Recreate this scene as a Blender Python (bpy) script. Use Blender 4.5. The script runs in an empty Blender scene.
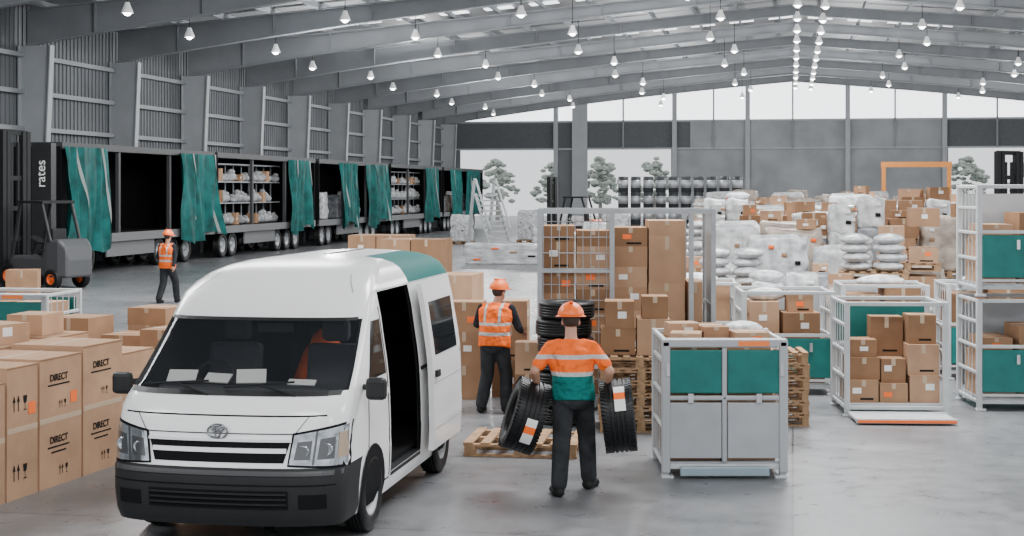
import bpy, math, random
from mathutils import Vector, Matrix, noise
random.seed(7)
COL=bpy.context.scene.collection
rad=math.radians
# ------------------------------------------------------------ materials
MATS={}
def mat(name,col,r=.6,m=0.,n=0.,sc=6.,bump=0.,emit=0.,alpha=1.,spec=None):
    if name in MATS: return MATS[name]
    M=bpy.data.materials.new(name); M.use_nodes=True; nt=M.node_tree; b=nt.nodes['Principled BSDF']
    b.inputs['Base Color'].default_value=(*col,1); b.inputs['Roughness'].default_value=r; b.inputs['Metallic'].default_value=m
    if spec is not None: b.inputs['Specular IOR Level'].default_value=spec
    if emit: b.inputs['Emission Color'].default_value=(*col,1); b.inputs['Emission Strength'].default_value=emit
    if alpha<1: b.inputs['Alpha'].default_value=alpha
    if n or bump:
        tc=nt.nodes.new('ShaderNodeTexCoord'); nz=nt.nodes.new('ShaderNodeTexNoise'); nz.inputs['Scale'].default_value=sc; nz.inputs['Detail'].default_value=5
        nt.links.new(tc.outputs['Object'],nz.inputs['Vector'])
        if n:
            cr=nt.nodes.new('ShaderNodeValToRGB'); e=cr.color_ramp.elements
            e[0].position=.3; e[1].position=.7
            e[0].color=(*[max(0,c*(1-n)) for c in col],1); e[1].color=(*[min(1,c*(1+n)) for c in col],1)
            nt.links.new(nz.outputs['Fac'],cr.inputs['Fac']); nt.links.new(cr.outputs['Color'],b.inputs['Base Color'])
        if bump:
            bp=nt.nodes.new('ShaderNodeBump'); bp.inputs['Strength'].default_value=bump; bp.inputs['Distance'].default_value=.03
            nt.links.new(nz.outputs['Fac'],bp.inputs['Height']); nt.links.new(bp.outputs['Normal'],b.inputs['Normal'])
    MATS[name]=M; return M
def NM(nt,op,a,v):
    q=nt.nodes.new('ShaderNodeMath'); q.operation=op
    for i_,t in enumerate((a,v)):
        if isinstance(t,(int,float)): q.inputs[i_].default_value=t
        elif t is not None: nt.links.new(t,q.inputs[i_])
    return q.outputs[0]
def band_mat(name,stops,r=.85,vert=None):
    M=bpy.data.materials.new(name); M.use_nodes=True; nt=M.node_tree; b=nt.nodes['Principled BSDF']; b.inputs['Roughness'].default_value=r; b.inputs['Specular IOR Level'].default_value=.2
    tc=nt.nodes.new('ShaderNodeTexCoord'); sx=nt.nodes.new('ShaderNodeSeparateXYZ'); nt.links.new(tc.outputs['Object'],sx.inputs[0])
    cr=nt.nodes.new('ShaderNodeValToRGB'); cr.color_ramp.interpolation='CONSTANT'; e=cr.color_ramp.elements
    while len(e)<len(stops): e.new(.5)
    for i,(p,c) in enumerate(stops): e[i].position=p/2
    for i,(p,c) in enumerate(stops): e[i].color=(*c,1)
    nt.links.new(NM(nt,'MULTIPLY',sx.outputs[2],.5),cr.inputs['Fac']); out=cr.outputs['Color']
    if vert:
        ab=NM(nt,'ABSOLUTE',sx.outputs[0],None); f=NM(nt,'MULTIPLY',NM(nt,'GREATER_THAN',ab,vert[0]),NM(nt,'LESS_THAN',ab,vert[1])); f=NM(nt,'MULTIPLY',f,NM(nt,'GREATER_THAN',sx.outputs[2],vert[2]))
        mm=nt.nodes.new('ShaderNodeMix'); mm.data_type='RGBA'; nt.links.new(f,mm.inputs[0]); nt.links.new(out,mm.inputs[6]); mm.inputs[7].default_value=(.5,.5,.48,1); out=mm.outputs[2]
    nt.links.new(out,b.inputs['Base Color'])
    nz=nt.nodes.new('ShaderNodeTexNoise'); nz.inputs['Scale'].default_value=9; nt.links.new(tc.outputs['Object'],nz.inputs['Vector'])
    bp=nt.nodes.new('ShaderNodeBump'); bp.inputs['Strength'].default_value=1.; bp.inputs['Distance'].default_value=.08
    nt.links.new(nz.outputs['Fac'],bp.inputs['Height']); nt.links.new(bp.outputs['Normal'],b.inputs['Normal'])
    MATS[name]=M; return M
ORG=(.95,.15,.018); TEALC=(.0,.15,.135); SILV=(.5,.5,.48)
white=mat('van_white_paint',(.86,.86,.86),.2)
teal=mat('teal_panel',(.0,.14,.125),.5,n=.15,sc=5)
tealcloth=mat('teal_curtain',(.0,.095,.088),.65,n=.5,sc=2,spec=.3)
blackp=mat('black_plastic',(.018,.019,.02),.5,n=.1,spec=.25)
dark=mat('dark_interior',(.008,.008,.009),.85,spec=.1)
rubber=mat('rubber',(.008,.008,.009),.45,n=.3,sc=30,spec=.3)
steel=mat('galvanised_steel',(.38,.40,.42),.45,m=.5,n=.12,sc=4)
lsteel=mat('pale_painted_steel',(.50,.52,.53),.5,n=.08)
greypanel=mat('grey_panel',(.37,.39,.41),.5,n=.08,sc=4)
glass=mat('dark_glass',(.015,.018,.02),.05)
screen=mat('windscreen_glass',(.03,.035,.04),.02,alpha=.32,spec=.5)
lampglass=mat('headlamp_glass',(.40,.43,.46),.06,m=.75,n=.5,sc=9)
chrome=mat('chrome',(.75,.76,.78),.15,m=1)
card=[mat('cardboard_a',(.35,.205,.12),.9,n=.14,sc=3,spec=.15),mat('cardboard_b',(.43,.265,.165),.9,n=.14,sc=3,spec=.15),mat('cardboard_c',(.26,.145,.08),.9,n=.14,sc=3,spec=.15)]
tape=mat('parcel_tape',(.48,.36,.25),.35)
paper=mat('white_label',(.8,.8,.78),.6)
ink=mat('black_ink',(.015,.015,.015),.8,spec=.1)
orange=mat('orange_plastic',(1.,.16,.015),.4)
wood=mat('pallet_wood',(.34,.21,.12),.85,n=.35,sc=12,spec=.15)
wrap=mat('shrink_wrap_white',(.56,.57,.58),.25,n=.4,sc=6,bump=1.)
wrapg=mat('shrink_wrap_grey',(.26,.28,.30),.25,n=.45,sc=5,bump=1.)
wrapt=mat('shrink_wrap_over_cartons',(.42,.35,.29),.25,n=.4,sc=4.,bump=1.)
skin=mat('skin',(.45,.24,.16),.55,n=.05)
trous=mat('charcoal_trousers',(.028,.03,.033),.9,n=.35,sc=8,bump=.9,spec=.15)
navy=mat('dark_jumper',(.022,.024,.03),.9,bump=.7,n=.15,spec=.15)
hairm=mat('dark_hair',(.03,.02,.015),.7)
# ------------------------------------------------------------ mesh builder
class MB:
    def __init__(s): s.v=[];s.f=[];s.m=[];s.M=Matrix()
    def add(s,vs,fs,mi=0):
        b=len(s.v); s.v+=[s.M@Vector(p) for p in vs]; s.f+=[tuple(i+b for i in f) for f in fs]; s.m+=[mi]*len(fs); return s
    def box(s,x,y,z,sx,sy,sz,mi=0,rot=None):
        "x,y centre; z base"
        vs=[Vector((i*sx/2,j*sy/2,k*sz/2)) for k in(-1,1) for j in(-1,1) for i in(-1,1)]
        R=rot or Matrix.Identity(3)
        vs=[R@p+Vector((x,y,z+sz/2)) for p in vs]
        return s.add(vs,[(0,2,3,1),(4,5,7,6),(0,1,5,4),(2,6,7,3),(0,4,6,2),(1,3,7,5)],mi)
    def rings(s,rs,mi=0,cap=True,close=True):
        n=len(rs[0]);vs=[p for r in rs for p in r];fs=[]
        for i in range(len(rs)-1):
            for j in range(n if close else n-1):
                k=(j+1)%n; fs.append((i*n+j,i*n+k,(i+1)*n+k,(i+1)*n+j))
        if cap: fs.append(tuple(range(n))[::-1]); fs.append(tuple(range((len(rs)-1)*n,len(rs)*n)))
        return s.add(vs,fs,mi)
    def cyl(s,a,b,r,r2=None,n=12,mi=0,cap=True):
        a=Vector(a);b=Vector(b);r2=r if r2 is None else r2
        d=(b-a).normalized(); u=d.orthogonal().normalized(); w=d.cross(u)
        return s.rings([[a+(u*math.cos(t)+w*math.sin(t))*r for t in [2*math.pi*i/n for i in range(n)]],
                        [b+(u*math.cos(t)+w*math.sin(t))*r2 for t in [2*math.pi*i/n for i in range(n)]]],mi,cap)
    def limb(s,a,b,r,r2=None,n=12,mi=0):
        a=Vector(a);b=Vector(b);r2=r if r2 is None else r2
        d=(b-a); L=d.length; d=d/L if L>1e-6 else Vector((0,0,1)); u=d.orthogonal().normalized(); w=d.cross(u); rs=[]
        for k in range(5):
            t=math.pi/2*k/4*.96+.03; rs.append((a-d*r*math.cos(t),r*math.sin(t)))
        for k in range(5):
            t=math.pi/2*(4-k)/4*.96+.03; rs.append((b+d*r2*math.cos(t),r2*math.sin(t)))
        return s.rings([[c+(u*math.cos(t)+w*math.sin(t))*q for t in [2*math.pi*i/n for i in range(n)]] for c,q in rs],mi)
    def ell(s,c,rx,ry,rz,n=14,mi=0,z0=-1.,z1=1.):
        c=Vector(c);rs=[]; a0=math.asin(max(-.995,z0)); a1=math.asin(min(.995,z1)); K=n//2
        for k in range(K+1):
            t=a0+(a1-a0)*k/K; zz=math.sin(t); q=math.cos(t)
            rs.append([c+Vector((rx*q*math.cos(2*math.pi*i/n),ry*q*math.sin(2*math.pi*i/n),rz*zz)) for i in range(n)])
        return s.rings(rs,mi)
    def lathe(s,prof,axis='z',n=24,mi=0,c=(0,0,0),close=False):
        c=Vector(c);rs=[]
        for r,h in prof:
            ring=[]
            for i in range(n):
                t=2*math.pi*i/n; a,b=r*math.cos(t),r*math.sin(t)
                ring.append(c+Vector((a,b,h) if axis=='z' else (h,a,b) if axis=='x' else (a,h,b)))
            rs.append(ring)
        if close: rs.append(rs[0])
        return s.rings(rs,mi,cap=not close)
    def obj(s,name,mats,parent=None,loc=(0,0,0),rz=0,smooth=False,bevel=0,label=None):
        me=bpy.data.meshes.new(name); me.from_pydata([tuple(p) for p in s.v],[],s.f)
        if not isinstance(mats,(list,tuple)): mats=[mats]
        for m in mats: me.materials.append(m)
        for p,mi in zip(me.polygons,s.m): p.material_index=mi; p.use_smooth=smooth
        o=bpy.data.objects.new(name,me); COL.objects.link(o); o.location=loc; o.rotation_euler=(0,0,rz)
        if parent: o.parent=parent
        if label: o['label']=label
        if bevel:
            b=o.modifiers.new('bev','BEVEL'); b.width=bevel; b.segments=2; b.limit_method='ANGLE'
        return o
def tag(o,label,cat,group=None):
    o['label']=label;o['category']=cat
    if group:o['group']=group
    return o
def thing(name,label,cat,loc=(0,0,0),rz=0,group=None):
    e=bpy.data.objects.new(name,None); e.empty_display_size=.2; COL.objects.link(e); e.location=loc; e.rotation_euler=(0,0,rz)
    return tag(e,label,cat,group)
def dup(src,loc,rz=None,label=None):
    def cp(o,par):
        c=o.copy(); COL.objects.link(c)
        if par: c.parent=par; c.matrix_parent_inverse=o.matrix_parent_inverse.copy()
        for ch in [x for x in bpy.data.objects if x.parent==o]: cp(ch,c)
        return c
    c=cp(src,None); c.location=loc
    if rz is not None: c.rotation_euler=(src.rotation_euler[0],src.rotation_euler[1],rz)
    if label: c['label']=label
    return c
def struct(o,label=None):
    o['kind']='structure'
    if label:o['label']=label
    return o
def text_mesh(txt,name,size,m,parent,loc,rot,label=None,bold=0):
    cu=bpy.data.curves.new('t','FONT'); cu.body=txt; cu.size=size; cu.align_x='CENTER'; cu.align_y='CENTER'; cu.extrude=.001; cu.offset=bold
    t=bpy.data.objects.new('t',cu); COL.objects.link(t); bpy.context.view_layer.update()
    me=bpy.data.meshes.new_from_object(t.evaluated_get(bpy.context.evaluated_depsgraph_get()))
    bpy.data.objects.remove(t); me.materials.clear(); me.materials.append(m)
    o=bpy.data.objects.new(name,me); COL.objects.link(o); o.parent=parent; o.location=loc; o.rotation_euler=rot
    if label:o['label']=label
    return o
# ------------------------------------------------------------ building frame
A=rad(10.6); BR=-A
def W(u,v,z=0): return (u*math.cos(A)+v*math.sin(A),-u*math.sin(A)+v*math.cos(A),z)
HALF=27.; VB=117.; PIT=2.25
def roofz(u): return 9.4+(1-abs(u)/HALF)*PIT
fm=bpy.data.materials.new('polished_concrete'); fm.use_nodes=True; nt=fm.node_tree; b=nt.nodes['Principled BSDF']
tc=nt.nodes.new('ShaderNodeTexCoord')
def ntex(sc,rg,d=9):
    q=nt.nodes.new('ShaderNodeTexNoise'); q.inputs['Scale'].default_value=sc; q.inputs['Detail'].default_value=d; q.inputs['Roughness'].default_value=rg; return q
def ramp(src,p0,p1,c0,c1):
    q=nt.nodes.new('ShaderNodeValToRGB'); e=q.color_ramp.elements; e[0].position=p0; e[1].position=p1; e[0].color=(*c0,1); e[1].color=(*c1,1); nt.links.new(src,q.inputs['Fac']); return q.outputs[0]
def mul(a,b_):
    q=nt.nodes.new('ShaderNodeMix'); q.data_type='RGBA'; q.blend_type='MULTIPLY'; q.inputs[0].default_value=1; nt.links.new(a,q.inputs[6]); nt.links.new(b_,q.inputs[7]); return q.outputs[2]
n1=ntex(.45,.6); n2=ntex(3.,.6); n3=ntex(.6,.5)
for q in(n1,n2): nt.links.new(tc.outputs['Object'],q.inputs['Vector'])
mp_=nt.nodes.new('ShaderNodeMapping'); mp_.inputs['Scale'].default_value=(3.2,.3,1); nt.links.new(tc.outputs['Object'],mp_.inputs[0]); nt.links.new(mp_.outputs[0],n3.inputs['Vector'])
base=ramp(n1.outputs['Fac'],.3,.7,(.145,.15,.157),(.235,.24,.25))
base=mul(base,ramp(n2.outputs['Fac'],.3,.65,(.86,.86,.86),(1,1,1)))
base=mul(base,ramp(n3.outputs['Fac'],.3,.6,(.86,.86,.86),(1,1,1)))
br=nt.nodes.new('ShaderNodeTexBrick'); br.offset=0; br.inputs['Scale'].default_value=1; br.inputs['Brick Width'].default_value=7.2; br.inputs['Row Height'].default_value=6; br.inputs['Mortar Size'].default_value=.012
br.inputs['Color1'].default_value=(1,1,1,1);br.inputs['Color2'].default_value=(.93,.93,.93,1);br.inputs['Mortar'].default_value=(.4,.4,.4,1); nt.links.new(tc.outputs['Object'],br.inputs['Vector'])
base=mul(base,br.outputs['Color']); nt.links.new(base,b.inputs['Base Color'])
rr=nt.nodes.new('ShaderNodeMapRange'); rr.inputs[1].default_value=.3; rr.inputs[2].default_value=.7; rr.inputs[3].default_value=.24;rr.inputs[4].default_value=.42; nt.links.new(n2.outputs['Fac'],rr.inputs[0]); nt.links.new(rr.outputs[0],b.inputs['Roughness'])
struct(MB().box(0,70,-.2,90,180,.2).obj('floor',fm,rz=BR),'polished grey concrete warehouse floor')
wallm=mat('wall_cladding',(.15,.16,.17),.7,n=.12,sc=.6)
wallp=mat('wall_panel_pale',(.33,.345,.36),.75,n=.18,sc=.5)
wdark=mat('door_header_dark',(.10,.108,.115),.7,n=.12)
colm=mat('column_grey_paint',(.38,.40,.42),.55,n=.08,sc=1)
girt=mat('girt_grey_paint',(.25,.265,.28),.55,n=.06,sc=1)
rafm=mat('rafter_grey_paint',(.235,.25,.265),.55,n=.08,sc=1)
ceil=mat('roof_sheet',(.29,.30,.31),.6,n=.08,sc=.8)
sky=mat('translucent_daylight_sheet',(.95,.97,1.),.6,emit=2.8)
mb=MB().box(-HALF-.1,55,0,.2,126,9.4)
for i in range(420): mb.box(-HALF+.02,-7+i*.3,0,.04,.12,9.4)
struct(mb.obj('wall_left',wallm,rz=BR),'grey profiled steel cladding wall')
k=1
for z in (4.9,6.2,7.5):
    struct(MB().box(-HALF+.2,55,z,.22,124,.16).obj('trim_%d'%k,girt,rz=BR),'grey horizontal steel wall girt'); k+=1
mb=MB(); doors=[(-26.1,-18.5),(-16.0,-9.3),(11.5,19.)]
edges=[-27]+[e for d in doors for e in d]+[27]
for i in range(0,len(edges),2):
    a,c=edges[i],edges[i+1]; mid=(a+c)/2; mb.box(mid,VB,0,c-a,.25,6,1 if abs(mid)<6 else 0)
mb.box(0,VB,6,54,.25,2.2,2)
mb.box(1.7,VB-.15,6,19,.1,2.1,1)
struct(mb.obj('wall_back',[wallm,wallp,wdark],rz=BR),'grey panelled end wall with open loading doors')
vs=[];N=54
for i in range(N+1):
    u=-27+i; vs+=[(u,VB,8.2),(u,VB,roofz(u))]
struct(MB().add(vs,[(2*i,2*i+1,2*i+3,2*i+2) for i in range(N)]).obj('window_1',sky,rz=BR),'white translucent gable glazing strip')
for j,u in enumerate((-18.3,-16.4,-9.0,-3.4,4.1,11.2,19.2)):
    struct(MB().box(u,VB-.45,0,.35 if j!=1 else 1.2,.3,roofz(u)-.4).obj('trim_%d'%k,colm,rz=BR),'pale steel end-wall post'); k+=1
for u in (-13,-6,0,7.6,15): struct(MB().box(u,VB-.35,6,.12,.1,roofz(u)-6.4).obj('trim_%d'%k,girt,rz=BR),'slim glazing mullion'); k+=1
for z in (8.1,5.95): struct(MB().box(0,VB-.3,z,54,.2,.14).obj('trim_%d'%k,colm,rz=BR),'pale steel rail across the end wall'); k+=1
for (u,v) in((-27,137),(-22.5,141),(-17,134),(-12.6,139),(15,136),(21,140),(12,144)):
    e=thing('tree','hazy grey-green leafy tree outside the open door','tree',W(u,v))
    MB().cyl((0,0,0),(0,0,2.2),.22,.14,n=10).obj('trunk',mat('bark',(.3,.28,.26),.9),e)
    m=MB(); random.seed(int(u*7)+v)
    for i in range(90):
        a=random.uniform(0,6.28); r=random.uniform(.2,2.6); z=random.uniform(1.7,5.+.8*random.random()); r*=max(.25,1-abs(z-3)/3.2)
        q=random.uniform(.14,.42); m.ell((r*math.cos(a),r*math.sin(a),z),q*1.2,q,q*.7,n=6)
    m.obj('crown',mat('hazed_foliage',(.34,.38,.34),.9,n=.5,sc=6),e)  # daylight haze washed into the crown's pale colour
v0,v1=-8,VB
def slope(ua,ub,va,vb,dz,t=.08):
    m=MB(); q=[(ua,va,roofz(ua)+dz),(ub,va,roofz(ub)+dz),(ub,vb,roofz(ub)+dz),(ua,vb,roofz(ua)+dz)]
    q+= [(x,y,z+t) for x,y,z in q]
    return m.add(q,[(3,2,1,0),(4,5,6,7),(0,1,5,4),(1,2,6,5),(2,3,7,6),(3,0,4,7)])
m=slope(-27,0,v0,v1,0); m2_=slope(0,27,v0,v1,0); m.add(m2_.v,m2_.f)
struct(m.obj('ceiling',ceil,rz=BR),'grey sheet metal pitched roof underside')
for i in range(23):
    u=-26+i*1.95
    struct(MB().box(u,55,roofz(u)-.26,.09,124,.24).obj('trim_%d'%k,rafm,rz=BR),'steel roof purlin'); k+=1
bays=[49-7.2*i for i in range(1,6)][::-1]+[49+7.2*i for i in range(10)]
src=None;csrc=None
def bu(u): return roofz(u)-.26
def dp(u): return .46+.8*(abs(u)/27)**2.4
for v in bays:
    if src is None:
        mb=MB(); us=[-26.6+53.2*i/40 for i in range(41)]
        for (t0,wd) in ((0,.34),(1,.03),(2,.34)):
            rs=[]
            for u in us:
                if t0==0: zt=bu(u); zb=zt-.05
                elif t0==1: zt=bu(u)-.05; zb=bu(u)-dp(u)
                else: zt=bu(u)-dp(u); zb=zt-.05
                rs.append([(u,-wd/2,zb),(u,wd/2,zb),(u,wd/2,zt),(u,-wd/2,zt)])
            mb.rings(rs)
        for i in range(-6,7): u=i*4; mb.box(u,0,bu(u)-dp(u),.03,.3,dp(u)-.05)
        src=mb.obj('roof_rafter',rafm,loc=W(0,v),rz=BR); tag(src,'grey tapered steel roof rafter spanning the hall','beam','roof rafters')
        mb=MB()
        rs=[]
        for z,d in ((0,.85),(7.9,1.2)): rs.append([(-26.9,-.02,z),(-26.9+d,-.02,z),(-26.9+d,.02,z),(-26.9,.02,z)])
        mb.rings(rs)
        rs=[]
        for z,d in ((0,.85),(7.9,1.2)): rs.append([(-26.9+d,-.15,z),(-26.9+d+.05,-.15,z),(-26.9+d+.05,.15,z),(-26.9+d,.15,z)])
        mb.rings(rs); mb.box(-26.88,0,0,.05,.3,7.9)
        csrc=mb.obj('steel_column',colm,loc=W(0,v),rz=BR); tag(csrc,'pale grey tapered steel column against the cladding','column','wall columns')
    else:
        dup(src,W(0,v)); dup(csrc,W(0,v))
wn=2
for v in (62.7,77.,91.4):
    for i in range(15):
        u=-21+i*1.95+.9
        o=MB().box(0,0,0,1.2,.7,.03).obj('window_%d'%wn,sky,loc=W(u,v,roofz(u)-.10),rz=BR); o.rotation_euler=(0,math.atan(PIT/27)*(1 if u>0 else -1),BR); struct(o,'translucent roof light panel'); wn+=1
# ------------------------------------------------------------ pendant lamps
bulb=mat('lamp_bulb',(1,.98,.94),.5,emit=18)
lampw=mat('lamp_shade_white',(.75,.76,.77),.4,emit=.3)
L0=thing('pendant_lamp','white bell-shaped high-bay lamp hanging on a thin rod','lamp',group='high-bay lamps')
MB().lathe([(.05,.36),(.08,.34),(.1,.26),(.16,.12),(.2,0),(.18,.0),(.15,.1),(.07,.2)],n=16).obj('lamp_shade',lampw,L0,smooth=True)
MB().ell((0,0,.02),.13,.13,.11).obj('bulb',bulb,L0,smooth=True)
first=True
for u in (-22,-16,-9.5,-3.6,.2,1.3,5.5,11.5,16.5):
    vv=[39,45.5,52.5,59.7,67,74,81.3,88.5,96,103,110] if u not in(.2,1.3) else [52+5.*q for q in range(13)]
    for j,v in enumerate(vv):
        tight=u in(.2,1.3)
        uu=u+(.8 if j%2 and not tight else 0); z=roofz(uu)-1.35-(.5 if (j*3+int(u))%3==0 and not tight else 0)
        e=L0 if first else dup(L0,W(uu,v,z)); e.location=W(uu,v,z); first=False
        ln=roofz(uu)-.1-z-.34
        MB().cyl((0,0,.34),(0,0,.34+ln),.014,n=6).obj('rod',blackp,e)
# ------------------------------------------------------------ lights
def area(u,v,z,sx,sy,p,d=None):
    l=bpy.data.lights.new('hall_fill','AREA'); l.shape='RECTANGLE'; l.size=sx;l.size_y=sy;l.energy=p; l.color=(.98,.99,1)
    o=bpy.data.objects.new('hall_fill',l); COL.objects.link(o); o.location=W(u,v,z); o.rotation_euler=(0,0,BR)
    if d: o.rotation_euler=Vector(W(*d)).to_track_quat('-Z','Y').to_euler()
for u in(-14,0,14):
    for v,p in((4,1300),(20,2200),(36,2300)): area(u,v,8.6 if v<30 else 9.6,6,4,p)  # overhead fill areas added out of view to brighten the hall, no fixtures
area(-6,34,9.0,5,2.5,1700,(-.55,.8,-.12))  # extra unseen fill aimed at the dark webs of the left wall columns
for u in(-20,-9.5,.7,11.5):
    for v in (56,70,85,100):
        l=bpy.data.lights.new('lamp_glow','POINT'); l.energy=1100; l.shadow_soft_size=.35; o=bpy.data.objects.new('lamp_glow',l); COL.objects.link(o); o.location=W(u+2.5,v,7.4)
wd=bpy.data.worlds.new('w'); bpy.context.scene.world=wd; wd.use_nodes=True
wd.node_tree.nodes['Background'].inputs[0].default_value=(.95,.97,1,1); wd.node_tree.nodes['Background'].inputs[1].default_value=1.35
# ------------------------------------------------------------ camera
cam=bpy.data.cameras.new('cam'); cam.sensor_width=36; cam.lens=36*1500/1024; cam.shift_y=-78/1024; cam.clip_end=600
co=bpy.data.objects.new('camera',cam); COL.objects.link(co); co.location=(0,0,2.8); co.rotation_euler=(rad(90),0,0); bpy.context.scene.camera=co
# ------------------------------------------------------------ cartons, pallets, loads
random.seed(7)
def carton(x,y,z,w,d,h,rz=0,c=None,sticker=None,label=None,group=None,mark=0):
    c=random.randrange(3) if c is None else c
    m=MB().box(0,0,0,w,d,h,0); e=.002
    m.box(0,0,h,w*.99,.05,e,1); m.box(0,-d/2-e/2,h*.72,.05,e,h*.28,1)
    if sticker is None: sticker=random.random()<.55
    if sticker:
        sx=random.uniform(-.25,.25)*w; m.box(sx,-d/2-.002,h*random.uniform(.3,.5),min(.11,w*.3),.003,min(.08,h*.25),2 if random.random()<.75 else 4)
        m.box(w/2+.002,-.2*d,h*.4,.003,.12,.09,2)
    if random.random()<.4: m.box(w*.1,-d/2-.0015,h*.12,w*.45,.003,.025,3)
    o=m.obj('cardboard_box',[card[c],tape,paper,ink,orange],loc=(x,y,z),rz=rz)
    return tag(o,label or 'brown cardboard carton sealed with tape','box',group)
m=MB()
for i in range(7): m.box(-.55+i*.1833,0,.125,.1,1.0,.02)
for y in(-.45,0,.45):
    m.box(0,y,.105,1.2,.09,.02); m.box(0,y,0,1.2,.09,.018)
    for x in(-.53,0,.53): m.box(x,y,.018,.12,.09,.088)
PM=m.obj('pallet',wood); tag(PM,'wooden slatted pallet carrying stacked goods','pallet'); used=[False]
def pallet(x,y,z=0,rz=0,label=None,group=None,sc=1):
    if not used[0]: o=PM; used[0]=True
    else: o=PM.copy(); COL.objects.link(o)
    o.location=(x,y,z); o.rotation_euler=(0,0,rz); o.scale=(sc,sc,1)
    o['label']=label or 'wooden slatted pallet carrying stacked goods'
    if group:o['group']=group
    return o
def wrapped(name,w,d,h,seed,m,lumps=.035,steps=0):
    mb=MB(); rs=[];n=36
    for k in range(14):
        t=k/13; z=h*t; ins=.04*max(0,(t-.85)/.15)**2*6
        ring=[]
        for i in range(n):
            a=2*math.pi*(i+.5)/n; ca,sa=math.cos(a),math.sin(a); e=.2
            px=math.copysign(abs(ca)**e,ca)*w/2; py=math.copysign(abs(sa)**e,sa)*d/2
            nv=noise.noise(Vector((px*2.5+seed,py*2.5,z*3)))*lumps*2+noise.noise(Vector((px*8+seed,py*8,z*9)))*.018
            if steps: nv-=.03*(1 if (z*steps)%1<.18 else 0)
            q=1+nv-ins*.3; ring.append((px*q,py*q,z+(noise.noise(Vector((px*3,py*3,seed)))*.12 if t>.8 else 0)))
        rs.append(ring)
    rs.append([(p[0]*.6,p[1]*.6,h+noise.noise(Vector((p[0]*3,p[1]*3,seed+3)))*.05) for p in rs[-1]])
    mb.rings(rs)
    for i in range(4):
        zz=h*(.2+.18*i); mb.box(-.35+.24*((i*seed)%4),-d/2-.03,zz,.1,.012,.07,(1,2,3,1)[i])
    o=mb.obj(name,[m,(orange if seed%2 else paper),ink,card[0]],smooth=True); me=o.data; bpy.data.objects.remove(o); return me
WR=[wrapped('wrapped_load',1.12,.95,1.0,1,wrap,.03,3),wrapped('wrapped_load',1.1,.95,1.35,2,wrap,.05),wrapped('wrapped_load',1.12,.96,.8,3,wrap,.05,4),wrapped('wrapped_load',1.1,.95,1.2,4,wrapg,.05),wrapped('wrapped_load',1.1,.9,1.6,6,wrap,.03,2.5),wrapped('wrapped_load',1.12,.95,1.1,8,wrapt,.03,3),wrapped('wrapped_load',1.12,.95,.9,9,wrapt,.03,4),wrapped('wrapped_load',.54,.9,.55,10,wrap,.04,4),wrapped('wrapped_load',.54,.9,.7,12,wrapg,.04,5)]
WH=[1.0,1.35,.8,1.2,1.6,1.1,.9]
random.seed(11)
def wl(x,y,z,rz,i,group='shrink-wrapped pallet loads'):
    o=bpy.data.objects.new('wrapped_load',WR[i]); COL.objects.link(o); o.location=(x,y,z); o.rotation_euler=(0,0,rz)
    c_='grey' if i in(3,8) else 'tan and clear' if i in(5,6) else 'white'
    return tag(o,c_+' shrink-wrapped bulky load standing on a pallet','wrapped goods',group)
BAG=MB().ell((0,0,.09),.3,.2,.1,n=16).obj('white_bag',wrap,smooth=True); bagm=BAG.data; bpy.data.objects.remove(BAG)
def bag(x,y,z,rz,s=1.4):
    o=bpy.data.objects.new('white_bag',bagm); COL.objects.link(o); o.location=(x,y,z); o.rotation_euler=(0,0,rz); o.scale=(s,s*.96,1)
    return tag(o,'plump white woven sack stacked on goods','sack','stacked sacks')
def P2(x,y,rz,a,b): return x+a*math.cos(rz)-b*math.sin(rz), y+a*math.sin(rz)+b*math.cos(rz)
def pload(x,y,rz,kind,z0=0):
    pallet(x,y,z0,rz,group='floor pallets'); z=z0+.146
    if kind<7: wl(x,y,z,rz,kind); return z+WH[kind]+.03
    if kind==7:
        for lv in range(random.choice((2,3,3))):
            h=random.choice((.28,.34,.4)); c=random.randrange(3)
            for a in(-.29,.29):
                if lv and random.random()<.15: continue
                q=P2(x,y,rz,a,0); carton(q[0],q[1],z,random.uniform(.46,.56),.9,h,rz+random.uniform(-.03,.03),c,group='cartons on floor pallets')
            z+=h
        return z
    if kind==9:
        for a in(-.28,.28):
            q=P2(x,y,rz,a,0); i=random.choice((7,8)); wl(q[0],q[1],z,rz,i)
            if random.random()<.7: wl(q[0],q[1],z+(.55 if i==7 else .7),rz,7)
            else: carton(q[0],q[1],z+(.55 if i==7 else .7),.5,.8,.5,rz,group='cartons on floor pallets')
        return z+1.15
    for lv in range(random.choice((3,4))):
        for a in(-.29,.29):
            q=P2(x,y,rz,a+random.uniform(-.04,.04),random.uniform(-.05,.05)); bag(q[0],q[1],z-.008,rz+1.57+random.uniform(-.25,.25))
        z+=.16
    return z
Y=24.9
row=0
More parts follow.
